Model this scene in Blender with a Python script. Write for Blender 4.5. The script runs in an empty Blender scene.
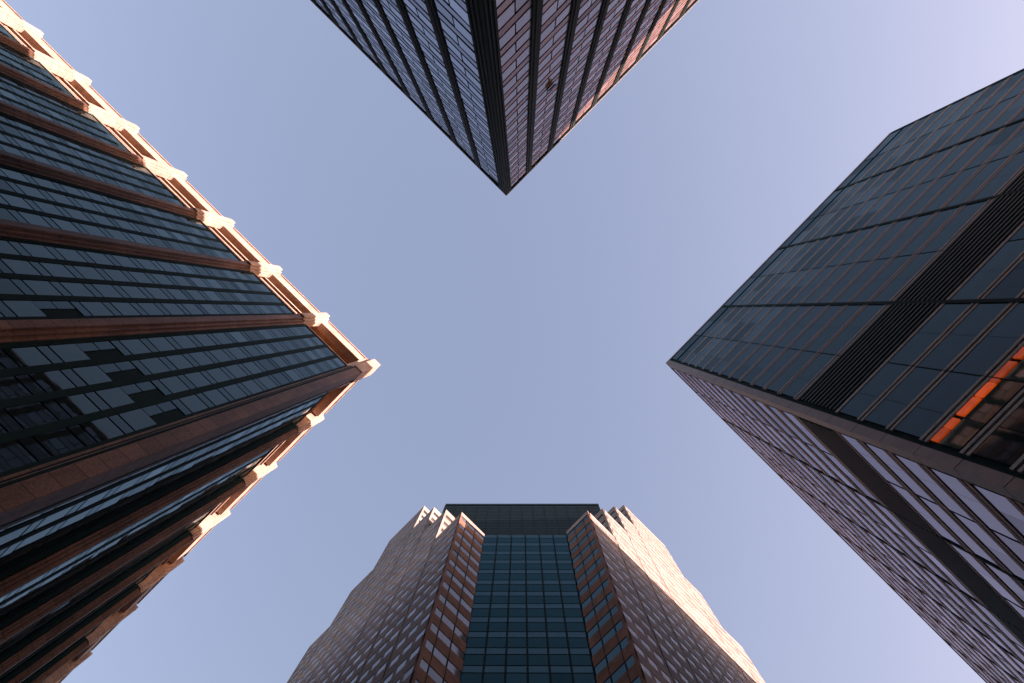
import bpy, math, random
from mathutils import Vector, Matrix
random.seed(7)
R = math.radians
sc = bpy.context.scene
col = sc.collection

# ------------------------------------------------------------------ camera
# World axes follow the street grid: +X and +Y are the two street directions, Z is up.
RIGHT = Vector((0.7045567, 0.7095394, 0.0123934))
DOWN = Vector((-0.7086351, 0.7043768, -0.0411050))
FWD = Vector((-0.0378952, 0.0201784, 0.9990780))
EYE = Vector((0.0, 0.0, 1.6))
FPX = 760.0
cam_d = bpy.data.cameras.new('camera')
cam = bpy.data.objects.new('camera', cam_d)
col.objects.link(cam)
cam_d.sensor_fit = 'HORIZONTAL'
cam_d.sensor_width = 36.0
cam_d.lens = 36.0 * FPX / 1024.0
cam_d.clip_start = 0.1
cam_d.clip_end = 6000.0
m = Matrix((RIGHT, -DOWN, -FWD)).transposed().to_4x4()
m.translation = EYE
cam.matrix_world = m
sc.camera = cam


def project(p):
    v = Vector(p) - EYE
    z = v.dot(FWD)
    if z <= 0.1:
        return None
    return 512 + FPX * v.dot(RIGHT) / z, 341.5 + FPX * v.dot(DOWN) / z


# ------------------------------------------------------------------ light
SUN_K = 1.12                     # sun's X over Y component
SUN_EL = 6.4
sx = SUN_K / math.hypot(SUN_K, 1.0)
sy = 1.0 / math.hypot(SUN_K, 1.0)
sun_az = math.atan2(sx, sy)      # clockwise from +Y
el = R(SUN_EL)
sun_dir = Vector((sx * math.cos(el), sy * math.cos(el), math.sin(el)))
ld = bpy.data.lights.new('sun', 'SUN')
ld.energy = 5.0
ld.angle = R(0.5)
ld.color = (1.0, 0.66, 0.54)
lo = bpy.data.objects.new('sun', ld)
col.objects.link(lo)
lo.rotation_euler = sun_dir.to_track_quat('Z', 'Y').to_euler()
lo.location = (60, 60, 250)

w = bpy.data.worlds.new('World')
sc.world = w
w.use_nodes = True
nt = w.node_tree
nt.nodes.clear()
sky = nt.nodes.new('ShaderNodeTexSky')
sky.sky_type = 'NISHITA'
sky.sun_disc = False
sky.sun_elevation = el
sky.sun_rotation = sun_az
sky.altitude = 50
sky.air_density = 2.0
sky.dust_density = 6.0
sky.ozone_density = 2.0
bg = nt.nodes.new('ShaderNodeBackground')
bg.inputs['Strength'].default_value = 0.15
hsv = nt.nodes.new('ShaderNodeMix')
hsv.data_type = 'RGBA'
hsv.blend_type = 'MULTIPLY'
hsv.inputs['Factor'].default_value = 1.0
hsv.inputs[7].default_value = (1.12, 0.93, 1.12, 1)
out = nt.nodes.new('ShaderNodeOutputWorld')
nt.links.new(sky.outputs['Color'], hsv.inputs[6])
nt.links.new(hsv.outputs[2], bg.inputs['Color'])
nt.links.new(bg.outputs['Background'], out.inputs['Surface'])

sc.view_settings.view_transform = 'Standard'
sc.view_settings.look = 'None'
sc.view_settings.gamma = 1
sc.view_settings.exposure = 2.25
sc.cycles.max_bounces = 8
sc.cycles.glossy_bounces = 5
sc.cycles.diffuse_bounces = 3


# ------------------------------------------------------------------ materials
def new_mat(name):
    mt = bpy.data.materials.new(name)
    mt.use_nodes = True
    t = mt.node_tree
    b = t.nodes['Principled BSDF']
    return mt, t, b


def stone(name, c1, c2, rough=0.7, scale=0.6, joint=0.0, jdark=0.45, fine=6.0, bump=0.15, streak=1.0, slab=None):
    """Mottled stone: large stains, fine speckle, thin dark course joints every `joint` metres."""
    mt, t, b = new_mat(name)
    tc = t.nodes.new('ShaderNodeTexCoord')
    n1 = t.nodes.new('ShaderNodeTexNoise')
    n1.inputs['Scale'].default_value = scale
    n1.inputs['Detail'].default_value = 6
    n2 = t.nodes.new('ShaderNodeTexNoise')
    n2.inputs['Scale'].default_value = fine
    n2.inputs['Detail'].default_value = 3
    mp = t.nodes.new('ShaderNodeMapping')
    mp.inputs['Scale'].default_value = (1.0, 1.0, streak)
    t.links.new(tc.outputs['Object'], mp.inputs['Vector'])
    t.links.new(mp.outputs['Vector'], n1.inputs['Vector'])
    t.links.new(tc.outputs['Object'], n2.inputs['Vector'])
    av = t.nodes.new('ShaderNodeMath'); av.operation = 'MULTIPLY_ADD'
    av.inputs[1].default_value = 0.5
    t.links.new(n2.outputs['Fac'], av.inputs[0])
    hf = t.nodes.new('ShaderNodeMath'); hf.operation = 'MULTIPLY'
    hf.inputs[1].default_value = 0.5
    t.links.new(n1.outputs['Fac'], hf.inputs[0])
    t.links.new(hf.outputs[0], av.inputs[2])
    ramp = t.nodes.new('ShaderNodeValToRGB')
    ramp.color_ramp.elements[0].position = 0.34
    ramp.color_ramp.elements[1].position = 0.66
    ramp.color_ramp.elements[0].color = (*c1, 1)
    ramp.color_ramp.elements[1].color = (*c2, 1)
    t.links.new(av.outputs[0], ramp.inputs['Fac'])
    src = ramp.outputs['Color']
    if slab:                                  # every slab its own tone
        sn = t.nodes.new('ShaderNodeVectorMath'); sn.operation = 'SNAP'
        sn.inputs[1].default_value = (slab[0], slab[0], slab[1])
        of = t.nodes.new('ShaderNodeVectorMath'); of.operation = 'ADD'
        of.inputs[1].default_value = (0.37, 0.41, 0.0)
        t.links.new(tc.outputs['Object'], of.inputs[0])
        t.links.new(of.outputs[0], sn.inputs[0])
        wn = t.nodes.new('ShaderNodeTexWhiteNoise')
        t.links.new(sn.outputs[0], wn.inputs['Vector'])
        sr = t.nodes.new('ShaderNodeMapRange')
        sr.inputs['To Min'].default_value = 0.84
        sr.inputs['To Max'].default_value = 1.10
        t.links.new(wn.outputs['Value'], sr.inputs['Value'])
        sm = t.nodes.new('ShaderNodeVectorMath'); sm.operation = 'SCALE'
        t.links.new(src, sm.inputs[0]); t.links.new(sr.outputs[0], sm.inputs['Scale'])
        src = sm.outputs[0]
    if joint > 0:
        sp = t.nodes.new('ShaderNodeSeparateXYZ')
        t.links.new(tc.outputs['Object'], sp.inputs[0])
        md = t.nodes.new('ShaderNodeMath'); md.operation = 'PINGPONG'
        md.inputs[1].default_value = joint / 2
        t.links.new(sp.outputs['Z'], md.inputs[0])
        lt = t.nodes.new('ShaderNodeMath'); lt.operation = 'LESS_THAN'
        lt.inputs[1].default_value = 0.05
        t.links.new(md.outputs[0], lt.inputs[0])
        mx = t.nodes.new('ShaderNodeMix'); mx.data_type = 'RGBA'; mx.blend_type = 'MULTIPLY'
        mx.inputs[7].default_value = (jdark, jdark, jdark, 1)
        t.links.new(lt.outputs[0], mx.inputs['Factor'])
        t.links.new(src, mx.inputs[6])
        src = mx.outputs[2]
    t.links.new(src, b.inputs['Base Color'])
    b.inputs['Roughness'].default_value = rough
    b.inputs['Specular IOR Level'].default_value = 0.12
    if bump:
        bp = t.nodes.new('ShaderNodeBump')
        bp.inputs['Strength'].default_value = bump
        bp.inputs['Distance'].default_value = 0.02
        t.links.new(n2.outputs['Fac'], bp.inputs['Height'])
        t.links.new(bp.outputs['Normal'], b.inputs['Normal'])
    return mt


def glass(name, body, body2, tint, rough=0.03, ior=1.5, m0=0.0, wave=0.12):
    """Tinted coated glass: dark body under a coloured mirror coat that strengthens towards grazing view; panes differ a little."""
    mt, t, b = new_mat(name)
    t.nodes.remove(b)
    outn = t.nodes['Material Output']
    g = t.nodes.new('ShaderNodeNewGeometry')
    tc = t.nodes.new('ShaderNodeTexCoord')
    n = t.nodes.new('ShaderNodeTexNoise')
    n.inputs['Scale'].default_value = 0.35
    n.inputs['Detail'].default_value = 3
    t.links.new(tc.outputs['Object'], n.inputs['Vector'])
    mx = t.nodes.new('ShaderNodeMix'); mx.data_type = 'RGBA'
    mx.inputs[6].default_value = (*body, 1)
    mx.inputs[7].default_value = (*body2, 1)
    t.links.new(g.outputs['Random Per Island'], mx.inputs['Factor'])
    df = t.nodes.new('ShaderNodeBsdfDiffuse')
    t.links.new(mx.outputs[2], df.inputs['Color'])
    gl = t.nodes.new('ShaderNodeBsdfGlossy')
    tv = t.nodes.new('ShaderNodeMix'); tv.data_type = 'RGBA'
    tv.inputs[6].default_value = (*[v * 0.72 for v in tint], 1)
    tv.inputs[7].default_value = (*[min(1, v * 1.2) for v in tint], 1)
    t.links.new(g.outputs['Random Per Island'], tv.inputs['Factor'])
    t.links.new(tv.outputs[2], gl.inputs['Color'])
    mr = t.nodes.new('ShaderNodeMapRange')
    mr.inputs['To Min'].default_value = rough * 0.5
    mr.inputs['To Max'].default_value = rough * 1.8
    t.links.new(n.outputs['Fac'], mr.inputs['Value'])
    t.links.new(mr.outputs[0], gl.inputs['Roughness'])
    n2 = t.nodes.new('ShaderNodeTexNoise')
    n2.inputs['Scale'].default_value = 0.6
    t.links.new(tc.outputs['Object'], n2.inputs['Vector'])
    bp = t.nodes.new('ShaderNodeBump')
    bp.inputs['Strength'].default_value = wave
    bp.inputs['Distance'].default_value = 0.02
    t.links.new(n2.outputs['Fac'], bp.inputs['Height'])
    t.links.new(bp.outputs['Normal'], gl.inputs['Normal'])
    fr = t.nodes.new('ShaderNodeFresnel')
    fr.inputs['IOR'].default_value = ior
    ma = t.nodes.new('ShaderNodeMath'); ma.operation = 'MULTIPLY_ADD'; ma.use_clamp = True
    ma.inputs[1].default_value = 1 - m0
    ma.inputs[2].default_value = m0
    t.links.new(fr.outputs[0], ma.inputs[0])
    ms = t.nodes.new('ShaderNodeMixShader')
    t.links.new(ma.outputs[0], ms.inputs[0])
    t.links.new(df.outputs[0], ms.inputs[1])
    t.links.new(gl.outputs[0], ms.inputs[2])
    t.links.new(ms.outputs[0], outn.inputs['Surface'])
    return mt


def metal(name, c, rough=0.45, metallic=0.6, var=0.3, spec=0.5):
    mt, t, b = new_mat(name)
    tc = t.nodes.new('ShaderNodeTexCoord')
    n = t.nodes.new('ShaderNodeTexNoise')
    n.inputs['Scale'].default_value = 1.3
    n.inputs['Detail'].default_value = 5
    t.links.new(tc.outputs['Object'], n.inputs['Vector'])
    mx = t.nodes.new('ShaderNodeMix'); mx.data_type = 'RGBA'
    mx.inputs[6].default_value = (*[v * (1 - var) for v in c], 1)
    mx.inputs[7].default_value = (*[v * (1 + var) for v in c], 1)
    t.links.new(n.outputs['Fac'], mx.inputs['Factor'])
    t.links.new(mx.outputs[2], b.inputs['Base Color'])
    b.inputs['Roughness'].default_value = rough
    b.inputs['Metallic'].default_value = metallic
    b.inputs['Specular IOR Level'].default_value = spec
    return mt


def lit(name, c1, c2, strength):
    """A lit room behind glass: warm emission, uneven from pane to pane."""
    mt, t, b = new_mat(name)
    g = t.nodes.new('ShaderNodeNewGeometry')
    tc = t.nodes.new('ShaderNodeTexCoord')
    n = t.nodes.new('ShaderNodeTexNoise')
    n.inputs['Scale'].default_value = 2.2
    n.inputs['Detail'].default_value = 4
    t.links.new(tc.outputs['Object'], n.inputs['Vector'])
    mx = t.nodes.new('ShaderNodeMix'); mx.data_type = 'RGBA'
    mx.inputs[6].default_value = (*c1, 1)
    mx.inputs[7].default_value = (*c2, 1)
    t.links.new(n.outputs['Fac'], mx.inputs['Factor'])
    t.links.new(mx.outputs[2], b.inputs['Emission Color'])
    oi = t.nodes.new('ShaderNodeObjectInfo')
    sm = t.nodes.new('ShaderNodeMapRange')
    sm.inputs['To Min'].default_value = strength * 0.45
    sm.inputs['To Max'].default_value = strength * 1.25
    t.links.new(oi.outputs['Random'], sm.inputs['Value'])
    t.links.new(sm.outputs[0], b.inputs['Emission Strength'])
    b.inputs['Base Color'].default_value = (0.03, 0.012, 0.006, 1)
    b.inputs['Specular IOR Level'].default_value = 0.1
    b.inputs['Roughness'].default_value = 0.2
    return mt


M = {}
M['granite'] = stone('red_granite', (0.070, 0.045, 0.037), (0.20, 0.118, 0.092), 0.55, 1.1, joint=1.99, jdark=0.5, streak=0.12, slab=(50.0, 1.99))
M['capital'] = stone('pale_granite', (0.27, 0.215, 0.195), (0.42, 0.335, 0.31), 0.6, 1.2, joint=1.6, jdark=0.6, streak=0.3, slab=(1.3, 1.6))
M['black_metal'] = metal('black_metal', (0.009, 0.024, 0.029), 0.7, 0.0, 0.3, 0.03)
M['bronze'] = metal('dark_bronze', (0.009, 0.023, 0.026), 0.7, 0.0, 0.3, 0.05)
M['pier_bronze'] = metal('pier_bronze', (0.020, 0.029, 0.031), 0.7, 0.0, 0.3, 0.04)
M['teal_metal'] = metal('teal_metal', (0.008, 0.025, 0.034), 0.6, 0.0, 0.3, 0.1)
M['rail'] = metal('rail_bronze', (0.075, 0.060, 0.056), 0.55, 0.2)
M['rail_grey'] = metal('rail_grey', (0.215, 0.25, 0.27), 0.6, 0.0, 0.15, 0.1)
M['slat_grey'] = metal('slat_grey', (0.026, 0.052, 0.062), 0.6, 0.0, 0.2, 0.1)
M['rail_brown'] = metal('rail_brown', (0.27, 0.18, 0.155), 0.6, 0.0, 0.25, 0.2)
M['trim'] = metal('trim_bronze', (0.115, 0.10, 0.095), 0.55, 0.2)
M['coping'] = stone('coping', (0.40, 0.32, 0.29), (0.52, 0.43, 0.39), 0.6)
M['brick'] = stone('red_brown_brick', (0.13, 0.078, 0.060), (0.22, 0.130, 0.10), 0.8, 0.4, slab=(1.6, 1.875))
M['stone_wall'] = stone('pink_grey_stone', (0.20, 0.182, 0.185), (0.31, 0.285, 0.288), 0.75, 0.5, streak=0.3, slab=(1.9, 3.75))
M['glass_blue'] = glass('blue_grey_glass', (0.006, 0.011, 0.014), (0.014, 0.020, 0.024), (0.49, 0.63, 0.66), 0.02, 1.58)
M['glass_blue_spandrel'] = glass('blue_grey_spandrel', (0.008, 0.013, 0.017), (0.014, 0.020, 0.025), (0.42, 0.56, 0.60), 0.03, 1.55)
M['glass_lavender'] = glass('silver_glass', (0.25, 0.165, 0.145), (0.36, 0.235, 0.205), (0.62, 0.66, 0.74), 0.05, 1.25, 0.20)  # body colour carries the orange of low sun on this face
M['glass_lavender_spandrel'] = glass('silver_spandrel', (0.26, 0.150, 0.120), (0.38, 0.22, 0.175), (0.52, 0.48, 0.52), 0.12, 1.2, 0.12)  # spandrel body tinted orange to carry the sunlit patch
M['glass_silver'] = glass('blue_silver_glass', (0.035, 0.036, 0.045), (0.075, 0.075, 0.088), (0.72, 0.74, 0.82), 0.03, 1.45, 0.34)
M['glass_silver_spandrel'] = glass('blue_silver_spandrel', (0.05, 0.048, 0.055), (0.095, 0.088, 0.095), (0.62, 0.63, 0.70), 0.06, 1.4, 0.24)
M['glass_pale'] = glass('pale_mirror_glass', (0.10, 0.085, 0.10), (0.18, 0.15, 0.17), (0.60, 0.53, 0.60), 0.03, 1.5, 0.25)
M['glass_teal'] = glass('teal_glass', (0.005, 0.013, 0.017), (0.010, 0.020, 0.025), (0.325, 0.415, 0.45), 0.03, 1.5)
M['glass_dark'] = glass('dark_teal_glass', (0.004, 0.018, 0.024), (0.008, 0.027, 0.035), (0.17, 0.335, 0.385), 0.06, 1.45)
M['glass_bay'] = glass('bay_glass', (0.006, 0.024, 0.030), (0.012, 0.034, 0.042), (0.28, 0.43, 0.49), 0.03, 1.6, 0.03)
M['glass_ribbon'] = glass('ribbon_glass', (0.03, 0.032, 0.04), (0.12, 0.115, 0.125), (0.66, 0.66, 0.70), 0.05, 1.55, 0.08)
M['glass_blind'] = glass('blind_glass', (0.26, 0.235, 0.24), (0.46, 0.42, 0.41), (0.60, 0.58, 0.62), 0.08, 1.22, 0.04)  # paler ribbon glass; sunlit brightness of the right flank put into its body
M['lit'] = lit('lit_room', (0.42, 0.035, 0.002), (0.95, 0.12, 0.006), 0.125)
M['joint_brown'] = stone('joint_brown', (0.045, 0.036, 0.034), (0.07, 0.055, 0.05), 0.9)
M['gold'] = stone('ochre_render', (0.42, 0.20, 0.07), (0.52, 0.27, 0.11), 0.8)  # orange of the sun inside the crown recess put into the wall colour
M['asphalt'] = stone('asphalt', (0.035, 0.035, 0.037), (0.06, 0.06, 0.06), 0.9, 0.3, fine=30)
M['concrete'] = stone('paving', (0.24, 0.23, 0.22), (0.34, 0.33, 0.31), 0.85, 0.5)
M['paint'] = stone('road_paint', (0.6, 0.6, 0.58), (0.78, 0.78, 0.76), 0.7, 2.0)
M['earth'] = stone('ground_paving', (0.13, 0.13, 0.125), (0.19, 0.185, 0.18), 0.9, 0.1)


# ------------------------------------------------------------------ mesh helpers
class Frame:
    """A facade: origin, direction along it, outward normal (all in plan)."""
    def __init__(self, P, d, n):
        self.P = Vector((P[0], P[1], 0)); self.d = Vector((d[0], d[1], 0)).normalized()
        self.n = Vector((n[0], n[1], 0)).normalized()
        self.flip = self.d.cross(self.n).z < 0
    def pt(self, u, w, z):
        return self.P + self.d * u + self.n * w + Vector((0, 0, z))


BOX_F = [(0, 3, 2, 1), (4, 5, 6, 7), (0, 1, 5, 4), (1, 2, 6, 5), (2, 3, 7, 6), (3, 0, 4, 7)]


class MB:
    def __init__(self):
        self.v = []; self.f = []
    def hexa(self, pts, flip=False):
        b = len(self.v)
        self.v += [tuple(p) for p in pts]
        for f in BOX_F:
            q = tuple(b + i for i in f)
            self.f.append(q[::-1] if flip else q)
    def box(self, F, u0, u1, w0, w1, z0, z1):
        if u1 < u0: u0, u1 = u1, u0
        self.hexa([F.pt(u0, w0, z0), F.pt(u1, w0, z0), F.pt(u1, w1, z0), F.pt(u0, w1, z0),
                   F.pt(u0, w0, z1), F.pt(u1, w0, z1), F.pt(u1, w1, z1), F.pt(u0, w1, z1)], F.flip)
    def pane(self, F, u0, u1, z0, z1, w0, w1, tilt=0.004):
        """A glass pane whose front leans by a hair, as real glazing does."""
        a = random.gauss(0, tilt) * (u1 - u0) / 2
        c = random.gauss(0, tilt) * (z1 - z0) / 2
        self.hexa([F.pt(u0, w0, z0), F.pt(u1, w0, z0), F.pt(u1, w1 + a - c, z0), F.pt(u0, w1 - a - c, z0),
                   F.pt(u0, w0, z1), F.pt(u1, w0, z1), F.pt(u1, w1 + a + c, z1), F.pt(u0, w1 - a + c, z1)], F.flip)
    def abox(self, x0, x1, y0, y1, z0, z1):
        self.hexa([(x0, y0, z0), (x1, y0, z0), (x1, y1, z0), (x0, y1, z0),
                   (x0, y0, z1), (x1, y0, z1), (x1, y1, z1), (x0, y1, z1)])
    def prism(self, poly, z0, z1):
        """Counter-clockwise plan polygon extruded upwards."""
        b = len(self.v); n = len(poly)
        self.v += [(p[0], p[1], z0) for p in poly] + [(p[0], p[1], z1) for p in poly]
        self.f.append(tuple(b + i for i in reversed(range(n))))
        self.f.append(tuple(b + n + i for i in range(n)))
        for i in range(n):
            j = (i + 1) % n
            self.f.append((b + i, b + j, b + n + j, b + n + i))
    def build(self, name, mat, parent=None, label=None, kind=None, bevel=0.0):
        me = bpy.data.meshes.new(name)
        me.from_pydata(self.v, [], self.f)
        me.materials.append(mat)
        o = bpy.data.objects.new(name, me)
        col.objects.link(o)
        if parent: o.parent = parent
        if label: o['label'] = label
        if kind: o['kind'] = kind
        if bevel:
            bv = o.modifiers.new('bevel', 'BEVEL'); bv.width = bevel; bv.segments = 2; bv.limit_method = 'ANGLE'
        return o


def thing(name, label, cat, group=None):
    o = bpy.data.objects.new(name, None)
    col.objects.link(o)
    o['label'] = label; o['category'] = cat
    if group: o['group'] = group
    return o


class Panes:
    """Collects one kind of pane of one tower: the 100 that show largest become parts, the rest one part."""
    def __init__(self, name, mass, mat, parent):
        self.name, self.mass, self.mat, self.parent = name, mass, mat, parent
        self.items = []
    def add(self, F, u0, u1, z0, z1, w0=-0.05, w1=0.0, tilt=0.004):
        self.items.append((F, u0, u1, z0, z1, w0, w1, tilt))
    def area(self, it):
        F, u0, u1, z0, z1, w0, w1, _ = it
        q = [project(F.pt(u, w1, z)) for u, z in ((u0, z0), (u1, z0), (u1, z1), (u0, z1))]
        if any(p is None for p in q): return 0
        if (EYE - F.pt((u0 + u1) / 2, w1, (z0 + z1) / 2)).dot(F.n) <= 0: return 0
        if not all(0 < p[0] < 1024 and 0 < p[1] < 683 for p in q): return 0
        a = 0
        for i in range(4):
            x0, y0 = q[i]; x1, y1 = q[(i + 1) % 4]
            a += x0 * y1 - x1 * y0
        return abs(a) / 2


def build_panes(*sets, n=100):
    """The n panes of these sets that show largest become parts of the tower; the rest are one part."""
    allp = [(st.area(it), st, it) for st in sets for it in st.items]
    allp.sort(key=lambda q: -q[0])
    big = [q for q in allp[:n] if q[0] > 0]
    for _, st, (F, u0, u1, z0, z1, w0, w1, tl) in big:
        mb = MB(); mb.pane(F, u0, u1, z0, z1, w0, w1, tl)
        mb.build(st.name, st.mat, st.parent)
    mb = MB(); idx = []
    mats = []
    for _, st, (F, u0, u1, z0, z1, w0, w1, tl) in allp[len(big):]:
        if st.mat not in mats: mats.append(st.mat)
        mb.pane(F, u0, u1, z0, z1, w0, w1, tl)
        idx += [mats.index(st.mat)] * 6
    if mb.v:
        o = mb.build(sets[0].mass, mats[0], sets[0].parent, kind='stuff')
        for x in mats[1:]: o.data.materials.append(x)
        o.data.polygons.foreach_set('material_index', idx)


# ------------------------------------------------------------------ ground
def struct(name, mb, mat):
    o = mb.build(name, mat); o['kind'] = 'structure'; return o


g = MB(); g.abox(-1500, 1500, -1500, 1500, -1.0, -0.15); struct('ground', g, M['earth'])
g = MB(); g.abox(-400, 400, -7.5, 9.5, -0.14, -0.10); struct('road', g, M['asphalt'])
g = MB(); g.abox(-10.5, 5.0, -400, 400, -0.14, -0.096); struct('road', g, M['asphalt'])
for (x0, x1, y0, y1) in ((-300, -10.7, -300, -7.7), (5.2, 300, -300, -7.7), (5.2, 300, 9.7, 300), (-300, -10.7, 9.7, 300)):
    g = MB(); g.abox(x0, x1, y0, y1, -0.15, 0.0); struct('pavement', g, M['concrete'])
mk = MB()
for i in range(9):
    y = -6.5 + i * 1.8
    mk.abox(-15.0, -11.8, y, y + 0.5, -0.099, -0.094)
    mk.abox(6.3, 9.5, y, y + 0.5, -0.099, -0.094)
o = struct('road_marking', mk, M['paint'])

# ================================================================== LEFT: red granite tower
def granite_tower():
    T = thing('granite_tower', 'left office tower with red granite piers, dark blue-grey windows and sunlit open parapet', 'skyscraper')
    H = 112.5
    NE = Frame((-21.2, -9.9), (0, -1), (1, 0))
    SE = Frame((-21.2, -9.9), (-1, 0), (0, 1))
    DEPTH = {NE: -0.2, SE: -0.6}    # glass plane behind the parapet plane
    GT = 101.0                      # top of the glazing
    LEN = 96.0
    c = MB(); c.abox(-21.2 - LEN, -21.2 + DEPTH[NE] - 0.12, -9.9 - LEN, -9.9 + DEPTH[SE] - 0.12, 0, GT + 0.2)
    c.build('wall', M['black_metal'], T)
    win = Panes('window', 'windows', M['glass_blue'], T)
    spa = Panes('spandrel_panel', 'spandrel_panels', M['glass_blue_spandrel'], T)
    fh = 3.98
    ne_c = [0.15 + 9.72 * k for k in range(10)]
    se_c = [0.9 + 10.05 * k for k in range(10)]
    ne_c[0] = 0.0; se_c[0] = 0.6
    for F, cs, first0 in ((NE, ne_c, 1.15), (SE, se_c, 2.6)):
        GW = DEPTH[F]
        for k in range(len(cs) - 1):
            a = cs[k] + (first0 if k == 0 else 0.95)
            b = cs[k + 1] - 0.95
            pitch = (b - a) / 4
            mul = MB()
            for s in range(4):
                u0 = a + s * pitch + 0.26; u1 = a + (s + 1) * pitch - 0.26
                z = GT; fl = 0
                while z > 4:
                    fl += 1
                    vent = (F is NE and fl == 13 and (k == 0 or (k == 1 and s == 0)))
                    if vent:
                        um = (u0 + u1) / 2
                        for q in range(2):
                            spa.add(F, um, u1, z - fh / 2 * (q + 1) + 0.07, z - fh / 2 * q - 0.07, GW - 0.1, GW)
                        mul.box(F, u0, um - 0.05, GW - 0.1, GW - 0.02, z - fh + 0.1, z - 0.05)
                    else:
                        win.add(F, u0, u1, z - 2.66, z, GW - 0.1, GW)
                        spa.add(F, u0, u1, z - fh + 0.18, z - 2.84, GW - 0.1, GW)
                    z -= fh
            for s in range(5):
                um = a + s * pitch
                mul.box(F, um - 0.25, um + 0.25, GW - 0.1, GW + 0.04, 2, GT + 0.1)
            mul.build('mullion_frame', M['black_metal'], T)
    build_panes(win); build_panes(spa)
    # piers of stepped section, each with its pale capital
    def pier(F, u, first):
        if first: return
        GW = DEPTH[F]
        p = MB()
        s = 1.0 if F is NE else 0.56
        p.box(F, u - 0.82 * s, u + 0.82 * s, -0.22, -0.02, 0, 100.3)
        p.box(F, u - 0.58 * s, u + 0.58 * s, -0.02, 0.22, 0, 100.3)
        p.box(F, u - 0.32 * s, u + 0.32 * s, 0.22, 0.48, 0, 100.3)
        o = p.build('pier', M['granite'], T, bevel=0.04)
        if F is SE:
            b = MB(); b.box(F, u - 0.75, u + 0.75, GW - 0.3, -0.222, 0, 100.2); b.build('pier_backing', M['black_metal'], o)
        q = MB()
        k = 0.86 if F is NE else 0.62
        q.box(F, u - 1.05 * k, u + 1.05 * k, GW - 0.5, 0.05, 100.302, 113.0)
        q.box(F, u - 0.78 * k, u + 0.78 * k, 0.052, 0.42 * k, 100.302, 113.1)
        q.box(F, u - 0.45 * k, u + 0.45 * k, 0.42 * k + 0.002, 0.85 * k, 100.302, 113.3)
        q.box(F, u - 1.12 * k, u + 1.12 * k, GW - 0.5, 0.10, 108.0, 108.5)
        q.build('capital', M['capital'], o, bevel=0.06)
    for F, cs in ((NE, ne_c), (SE, se_c)):
        for k, u in enumerate(cs):
            pier(F, u, k == 0)
    # the corner pier wraps both faces
    p = MB()
    p.abox(-23.9, -21.3, -11.0, -10.0, 0, 100.3)
    p.abox(-23.75, -21.0, -10.9, -9.72, 0, 100.3)
    p.abox(-23.2, -20.95, -10.85, -9.68, 0, 100.3)
    p.abox(-22.9, -20.78, -10.55, -9.42, 0, 100.3)
    p.abox(-22.2, -20.72, -10.5, -9.36, 0, 100.3)
    p.abox(-21.8, -20.5, -10.15, -9.12, 0, 100.3)
    o = p.build('pier', M['granite'], T, label='broad red granite corner pier', bevel=0.05)
    gr = MB()  # black strips laid over the step edges, standing in for their shade
    for (x, y) in ((-20.716, -10.34), (-20.776, -10.52)):
        gr.abox(x - 0.03, x + 0.012, y - 0.08, y + 0.08, 0, 100.2)
    for (x, y) in ((-22.0, -9.356), (-22.55, -9.416), (-23.3, -9.716)):
        gr.abox(x - 0.12, x + 0.12, y - 0.03, y + 0.012, 0, 100.2)
    gr.build('groove', M['black_metal'], o)
    q = MB()
    q.abox(-24.2, -21.12, -11.3, -9.8, 100.302, 113.0)
    q.abox(-23.0, -20.8, -10.75, -9.4, 100.302, 113.1)
    q.abox(-22.5, -20.35, -10.35, -9.05, 100.302, 113.3)
    q.build('capital', M['capital'], o, bevel=0.06)
    # crown: sill, open recess with louvres, beam
    for F, cs in ((NE, ne_c), (SE, se_c)):
        for k in range(len(cs) - 1):
            a, b = cs[k] + 0.9, cs[k + 1] - 0.9
            GW = DEPTH[F]
            s = MB(); s.box(F, a, b, GW - 1.6, GW + 0.12, GT + 0.25, GT + 0.6)
            s.build('sill', M['capital'], T, bevel=0.03)
            m2 = MB(); m2.box(F, a, b, -1.1, 0.0, 109.1, 112.6); m2.box(F, a, b, -0.9, 0.18, 112.6, 112.9)
            m2.build('parapet_beam', M['capital'], T, bevel=0.04)
            if k > 0:
                lv = MB()
                for i in range(4):
                    lv.box(F, a, b, -1.5 + 0.16 * i, -1.2 + 0.16 * i, GT + 1.4 + i * 1.6, GT + 2.0 + i * 1.6)
                lv.build('louvre', M['capital'], T)
    c = MB(); c.abox(-21.2 - LEN + 4, -21.2 - 4.2, -9.9 - LEN + 4, -9.9 - 3.4, GT + 0.2, 111.4)
    c.build('parapet_recess', M['gold'], T)
    c = MB(); c.abox(-21.2 - LEN + 2, -21.2 - 1.12, -9.9 - LEN + 2, -9.9 - 1.12, 111.4, 112.3)
    c.build('roof', M['capital'], T)
    return T


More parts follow.
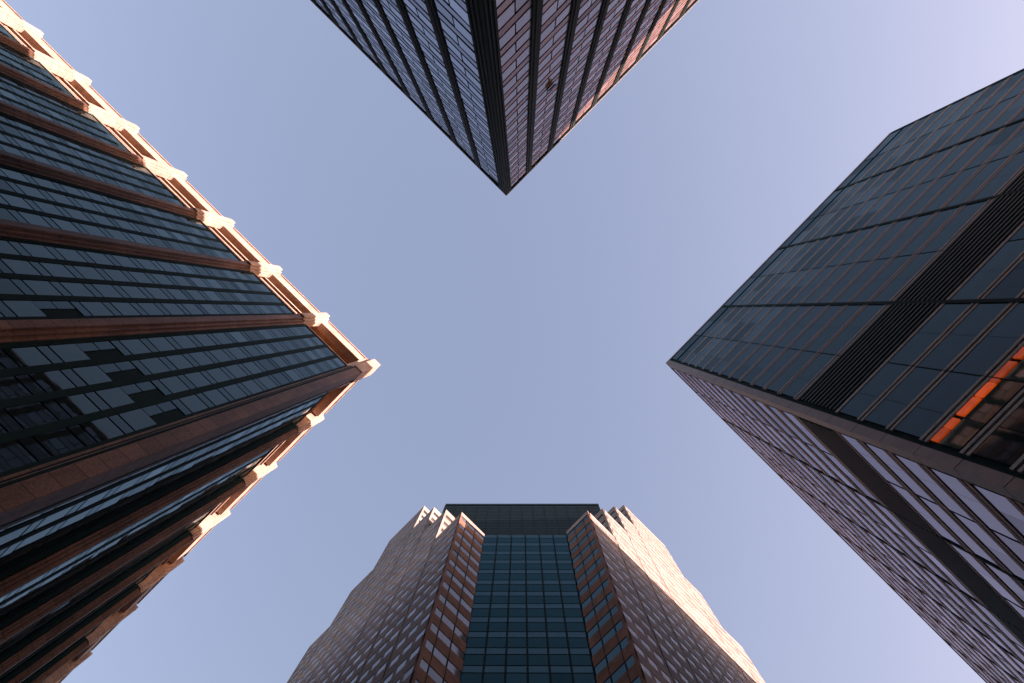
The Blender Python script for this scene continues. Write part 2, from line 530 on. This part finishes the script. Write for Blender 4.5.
# ================================================================== TOP: bronze and silver glass tower
def bronze_tower():
    T = thing('bronze_tower', 'upper office tower of silver panes in brick-like rows between dark bronze piers', 'skyscraper')
    H = 104.0
    RF = Frame((9.6, -12.4), (1, 0), (0, 1))
    LF = Frame((9.6, -12.4), (0, -1), (-1, 0))
    LEN = 82.0
    c = MB(); c.abox(9.6 + 0.1, 9.6 + LEN, -12.4 - LEN, -12.4 - 0.1, 0, 103.2)
    c.build('wall', M['bronze'], T)
    win = Panes('window', 'windows', M['glass_lavender'], T)
    spa = Panes('spandrel_panel', 'spandrel_panels', M['glass_lavender_spandrel'], T)
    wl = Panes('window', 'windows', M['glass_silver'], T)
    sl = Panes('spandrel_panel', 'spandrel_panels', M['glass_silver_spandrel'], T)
    fh = 3.3
    for F, first, pitch in ((RF, 4.2, 4.05), (LF, 5.2, 4.36)):
        edges = [first + pitch * k for k in range(int((LEN - first) / pitch))]
        prev = 0.95 if F is RF else 1.25
        for k, e in enumerate(edges):
            u0 = prev + (0.0 if k == 0 else 0.42); u1 = e - 0.42
            prev = e
            um = (u0 + u1) / 2
            z = 102.6
            while z > 4:
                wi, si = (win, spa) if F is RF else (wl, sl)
                wi.add(F, u0, um - 0.06, z - 1.85, z, -0.08, 0.0, 0.005)
                wi.add(F, um + 0.06, u1, z - 1.85, z, -0.08, 0.0, 0.005)
                si.add(F, u0, u1, z - fh + 0.14, z - 1.99, -0.08, 0.0, 0.004)
                z -= fh
            p = MB(); p.box(F, e - 0.44, e + 0.44, -0.08, 0.12, 0, 103.2)
            p.box(F, e - 0.16, e + 0.16, 0.12, 0.18, 0, 103.2)
            p.build('pier', M['pier_bronze'], T)
        fr = MB()
        z = 102.6
        while z > 4:
            fr.box(F, 0.9, edges[-1], -0.09, 0.025, z - 0.01, z + 0.16)
            fr.box(F, 0.9, edges[-1], -0.09, 0.025, z - 2.01, z - 1.84)
            z -= fh
        fr.build('window_frame', M['bronze'], T)
        c = MB(); c.box(F, 0.3, LEN, -0.3, 0.12, 103.2, 103.75); c.build('parapet', M['bronze'], T)
    # stepped corner pier
    p = MB()
    p.abox(9.5, 10.5, -13.65, -12.3, 0, 103.2)
    for i in range(3):
        p.abox(9.65 + i * 0.3, 9.77 + i * 0.3, -12.3, -12.22, 0, 103.2)
        p.abox(9.42, 9.5, -12.7 - i * 0.4, -12.55 - i * 0.4, 0, 103.2)
    p.build('pier', M['pier_bronze'], T, label='broad fluted corner pier of dark bronze')
    c = MB(); c.abox(9.4, 9.6 + LEN, -12.4 - LEN, -12.2, 103.75, 104.0); c.build('coping', M['coping'], T)
    build_panes(win, wl); build_panes(spa, sl)
    # one awning window standing open high on the right-hand face
    Fo = RF
    q = MB()
    u0, u1, z0, z1 = 15.8 - 9.6, 16.6 - 9.6, 70.6, 71.6
    q.hexa([Fo.pt(u0, 0.30, z0), Fo.pt(u1, 0.30, z0), Fo.pt(u1, 0.35, z0), Fo.pt(u0, 0.35, z0),
            Fo.pt(u0, 0.03, z1), Fo.pt(u1, 0.03, z1), Fo.pt(u1, 0.10, z1), Fo.pt(u0, 0.10, z1)], Fo.flip)
    q.build('awning_window', M['bronze'], T, label='single window tilted open high on the facade')
    return T


# ================================================================== RIGHT: teal glass tower with rails
def ribbon_tower():
    T = thing('ribbon_tower', 'right office tower of dark teal glass with ribbon rails and an orange lit window strip', 'skyscraper')
    H = 112.5
    A = Frame((9.4, 20.4), (45.9, -0.75), (-0.75, -45.9))
    B = Frame((9.4, 20.4), (0, 1), (-1, 0))
    LA, LB, BAY = 45.9, 114.5, 11.45
    c = MB(); c.prism([(9.52, 20.52), (55.25, 19.78), (55.25, 20.4 + LB), (9.52, 20.4 + LB)], 0, 111.8)
    c.build('wall', M['black_metal'], T)
    win = Panes('window', 'windows', M['glass_teal'], T)
    winb = Panes('window', 'windows', M['glass_pale'], T)
    fh = 3.85
    for F, L, panes in ((A, LA, win), (B, LB, winb)):
        z = 111.6; fl = 0
        while z > 4:
            fl += 1
            zb = z - fh
            if fl in (14, 15):
                if fl == 14:
                    lv = MB()
                    for i in range(11):
                        zz = z - 0.2 - i * 0.655
                        lv.box(F, 1.0, L - 0.3, -0.1, 0.08, zz - 0.26, zz)
                    lv.build('louvre', M['slat_grey'], T)
                    er = MB(); er.box(F, 0.9, L - 0.1, -0.1, 0.04, z - 2 * fh + 0.02, z - 2 * fh + 0.4)
                    er.build('rail', M['rail_grey'] if F is A else M['rail_brown'], T)
            else:
                nb = int(round(L / BAY))
                for k in range(nb):
                    for q in range(4):
                        u0 = k * BAY + q * BAY / 4 + (1.05 if k == 0 and q == 0 else 0.014 if q else 0.17)
                        u1 = k * BAY + (q + 1) * BAY / 4 - (0.014 if q < 3 else 0.17)
                        if F is A and fl == 19 and k == 0:
                            panes.add(F, u0, u1, zb + 1.05, z - 0.95, -0.1, 0.0, 0.0015)
                        else:
                            panes.add(F, u0, u1, zb + (0.86 if F is A else 1.14), z, -0.1, 0.0, 0.0015)
                if F is A and fl < 2:
                    z -= fh
                    continue
                rl = MB()
                if F is A:
                    rl.box(F, 0.9, L - 0.1, -0.1, 0.03, zb + 0.02, zb + 0.30)
                    rl.box(F, 0.9, L - 0.1, -0.1, 0.03, zb + 0.56, zb + 0.84)
                    rl.build('rail', M['rail_grey'], T)
                else:
                    rl.box(F, 0.9, L - 0.1, -0.1, 0.05, zb + 0.02, zb + 0.48)
                    rl.box(F, 0.9, L - 0.1, -0.1, 0.05, zb + 0.66, zb + 1.12)
                    rl.build('rail', M['rail_brown'], T)
            z -= fh
        k = 1
        while k * BAY < L - 1:
            j = MB(); j.box(F, k * BAY - 0.15, k * BAY + 0.15, -0.1, 0.08, 0, 111.8)
            j.build('mullion', M['black_metal'], T); k += 1
        hm = MB()
        for k in range(int(round(L / BAY))):
            hm.box(F, (k + 0.5) * BAY - 0.03, (k + 0.5) * BAY + 0.03, -0.1, 0.035, 0, 111.8)
        hm.build('mullion_frame', M['black_metal'], T)
        cp = MB(); cp.box(F, 0.0, L, -0.4, 0.06, 111.8, 112.5); cp.build('parapet', M['trim'], T)
    build_panes(win, winb)
    # orange glowing strip on the eighteenth floor from the top
    zt = 111.6 - 18 * fh
    u = 1.1
    i = 0
    while u < 11.2:
        wd = (0.9, 0.7, 1.3, 1.0, 1.5, 0.8, 1.2)[i % 7]
        l = MB(); l.box(A, u, min(u + wd, 11.2), -0.1, 0.01, zt - 0.72, zt - 0.06)
        l.build('lit_window', M['lit'], T)
        u += wd + (0.06, 0.25, 0.08)[i % 3]; i += 1
    et = MB(); et.box(A, LA - 0.35, LA + 0.05, -1.0, 0.06, 0, 111.8); et.build('corner_trim', M['black_metal'], T, label='thin dark edge trim of the far corner')
    # corner trim in storey-high lengths
    z = 0.0
    tr = MB()
    while z < 111.8:
        z1 = min(z + fh - 0.06, 111.8)
        tr.abox(9.31, 9.98, 20.31, 21.1, z, z1)
        z += fh
    tr.build('corner_trim', M['trim'], T, label='bronze corner trim with storey joints')
    return T


# ================================================================== BOTTOM: stepped tower with glass bay
def stepped_tower():
    T = thing('stepped_tower', 'lower stepped office tower with sunlit stone terraces and dark glass bay between brick wings', 'skyscraper')
    BL = Frame((-27.3, 14.75), (-1, 0), (0, -1))
    BR = Frame((-14.09, 27.8), (0, 1), (1, 0))
    WL = Frame((-27.3, 14.75), (0, 1), (1, 0))
    WR = Frame((-14.09, 27.8), (-1, 0), (0, -1))
    steps = [(0, 5.6, 112.5), (5.6, 11.3, 129.0), (11.3, 17.0, 146.0), (17.0, 27.8, 162.5), (27.8, 33.9, 144.5),
             (33.9, 38.9, 128.5), (38.9, 44.6, 115.5), (44.6, 50.5, 100.0), (50.5, 80.0, 90.0)]
    win = Panes('window', 'windows', M['glass_ribbon'], T)
    winb = Panes('window', 'windows', M['glass_blind'], T)
    wint = Panes('window', 'windows', M['glass_bay'], T)
    fh = 3.75; wh = 1.65
    def ribbons(F, u0, u1, top, mb, win, n, z_low=0.0, end=0.0):
        """Stone bands between window ribbons; the windows sit a little back."""
        z = top - 2.4
        mb.box(F, u0, u1, -0.4, 0.0, z, top)
        while z > z_low + 4:
            for q in range(n):
                a = u0 + 0.12 + (u1 - u0 - 0.24) * q / n; b = u0 + 0.12 + (u1 - u0 - 0.24) * (q + 1) / n
                win.add(F, a + 0.205, b - 0.205, z - wh, z, -0.25, -0.04, 0.004)
            mb.box(F, u0, u1, -0.4, 0.0, z - fh, z - wh)
            z -= fh
        for q in range(n + 1):
            a = u0 + 0.12 + (u1 - u0 - 0.24) * q / n
            lo, hi = max(u0, a - 0.2), min(u1, a + 0.2)
            mb.box(F, lo, hi, -0.4, -0.003, z, top - 2.401)
        mb.box(F, u0, u1, -0.4, 0.0, 0, z)
    steps_r = steps[:3] + [(17.0, 29.6, 162.5), (29.6, 34.2, 143.5), (34.2, 38.9, 128.0)] + steps[6:]
    for F, dz in ((BL, 0.0), (BR, 0.4)):
        for (a, b, top) in (steps if F is BL else steps_r):
            mb = MB()
            ribbons(F, a + 0.11, b - 0.11, top + dz, mb, win if F is BL else winb, max(2, int(round((b - a) / 1.9))))
            mb.build('facade_bay', M['stone_wall'], T)
            c = MB(); c.box(F, a + (0.45 if a < 17.5 else 0.0), b, -28.0, -0.42, 0, top + dz - 0.6)
            c.build('wall', M['joint_brown'], T)
        # risers of the steps
        S = Frame(F.P[:2], -F.n, -F.d)     # walks inwards, faces the glass bay
        for i in range(1, 4):
            a, b, top = steps[i]; low = steps[i - 1][2]
            Fr = Frame((F.P + F.d * a)[:2], -F.n, -F.d)
            mb = MB(); rw = top + dz
            z = rw
            mb.box(Fr, 0.0, 9.0, -0.4, 0.0, rw - 2.4, rw)
            z = rw - 2.4
            while z > low - 1:
                for q in range(4):
                    win.add(Fr, 0.5 + q * 2.1, 0.5 + q * 2.1 + 2.0, z - wh, z, -0.25, -0.14, 0.006)
                mb.box(Fr, 0.0, 9.0, -0.4, 0.0, z - fh, z - wh)
                mb.box(Fr, 0.0, 0.4, -0.4, -0.002, z - wh, z)
                z -= fh
            mb.build('step_riser', M['stone_wall'], T)
        for i in range(4, 8):
            a, b, top = steps[i - 1]
    # brick side faces of the two wings
    for F, L in ((WL, 4.7), (WR, 4.45)):
        mb = MB()
        z = 112.5 + (0.0 if F is WL else 0.4)
        pb = MB(); pb.box(F, 0.0, L, -0.4, 0.03, z - 1.5, z)
        pb.build('parapet', M['stone_wall'], T)
        z -= 1.5
        while z > 5:
            for (a, b) in ((0.3, 1.15), (1.25, 2.9), (3.0, L - 0.05)):
                (win if F is WL else wint).add(F, a, b, z - wh, z, -0.25, -0.05, 0.004)  # right wing's darker panes stand in for a reflected dark tower
            mb.box(F, 0.0, L, -0.4, 0.0, z - fh, z - wh)
            mb.box(F, 0.0, 0.28, -0.4, -0.003, z - wh, z)
            z -= fh
        mb.build('wing_wall', M['brick'], T, label='red-brown brick side wall of the wing')
        v = MB()
        for u in (1.2, 2.95):
            v.box(F, u - 0.05, u + 0.05, -0.3, 0.02, 2, 111)
        v.build('mullion_frame', M['bronze'], T)
    build_panes(win, wint, winb)
    # glass bay across the corner
    r = math.sqrt(0.5)
    GB = Frame((-27.42, 19.46), (r, r), (r, -r))
    W = 12.2
    bay = Panes('bay_window', 'bay_windows', M['glass_bay'], T)
    bsp = Panes('spandrel_panel', 'spandrel_panels', M['glass_dark'], T)
    c = MB(); c.box(GB, -6, W + 6, -4.2, -0.12, 0, 113.0); c.build('wall', M['bronze'], T)
    z = 112.4
    fr = MB()
    while z > 4:
        for q in range(6):
            a, b = W * q / 6 + 0.1, W * (q + 1) / 6 - 0.1
            bay.add(GB, a, b, z - 1.25, z, -0.1, 0.0, 0.003)
            bsp.add(GB, a, b, z - fh + 0.18, z - 1.43, -0.1, 0.0, 0.003)
        z -= fh
    for q in range(7):
        fr.box(GB, W * q / 6 - 0.07, W * q / 6 + 0.07, -0.1, 0.03, 0, 113.0)
    fr.build('mullion_frame', M['black_metal'], T)
    build_panes(bay); build_panes(bsp)
    # louvred plant-room crown set back above the bay
    CR = Frame((-34.69, 15.09), (r, r), (r, -r))
    Lc = 27.7
    c = MB(); c.box(CR, 0, Lc, -10, -0.1, 100, 138.0); c.build('crown_wall', M['glass_dark'], T)
    lv = MB()
    lv.box(CR, 0, Lc, -0.1, 0.08, 137.4, 138.4)
    z = 137.0
    while z > 113:
        lv.box(CR, 0, Lc, -0.1, 0.03, z - 0.75, z)
        z -= 0.95
    lv.build('louvre', M['teal_metal'], T)
    cm = MB()
    for q in range(0, 14):
        u = Lc * q / 14
        cm.box(CR, u - 0.05, u + 0.05, -0.1, 0.04, 112, 137.4)
    cm.build('mullion_frame', M['black_metal'], T)
    return T


# ================================================================== added unseen tower, shaped to shade the bronze tower's right face
def shadow_tower():
    T = thing('sloping_roof_tower', 'pale tower with a sloping roof further up the street beyond the teal glass tower', 'skyscraper')
    y0, y1 = 80.0, 104.0
    mb = MB(); b = 0
    prof = [(110.0, 0.0), (164.0, 0.0), (164.0, 93.0), (123.2, 116.3), (110.0, 116.3)]
    n = len(prof)
    mb.v = [(x, y0, z) for x, z in prof] + [(x, y1, z) for x, z in prof]
    mb.f.append(tuple(range(n))); mb.f.append(tuple(reversed(range(n, 2 * n))))
    for i in range(n):
        j = (i + 1) % n
        mb.f.append((i, n + i, n + j, j))
    mb.build('wall', M['stone_wall'], T)
    F = Frame((110.0, y0), (1, 0), (0, -1))
    F2 = Frame((110.0, y0), (0, 1), (-1, 0))
    for FF, L in ((F, 54.0), (F2, 24.0)):
        z = 87.0
        while z > 6:
            wmb = MB(); wmb.box(FF, 1.0, L - 1.0, 0.002, 0.06, z - 1.8, z); wmb.build('window', M['glass_ribbon'], T); z -= 3.8
    return T


granite_tower()
bronze_tower()
ribbon_tower()
stepped_tower()
shadow_tower()
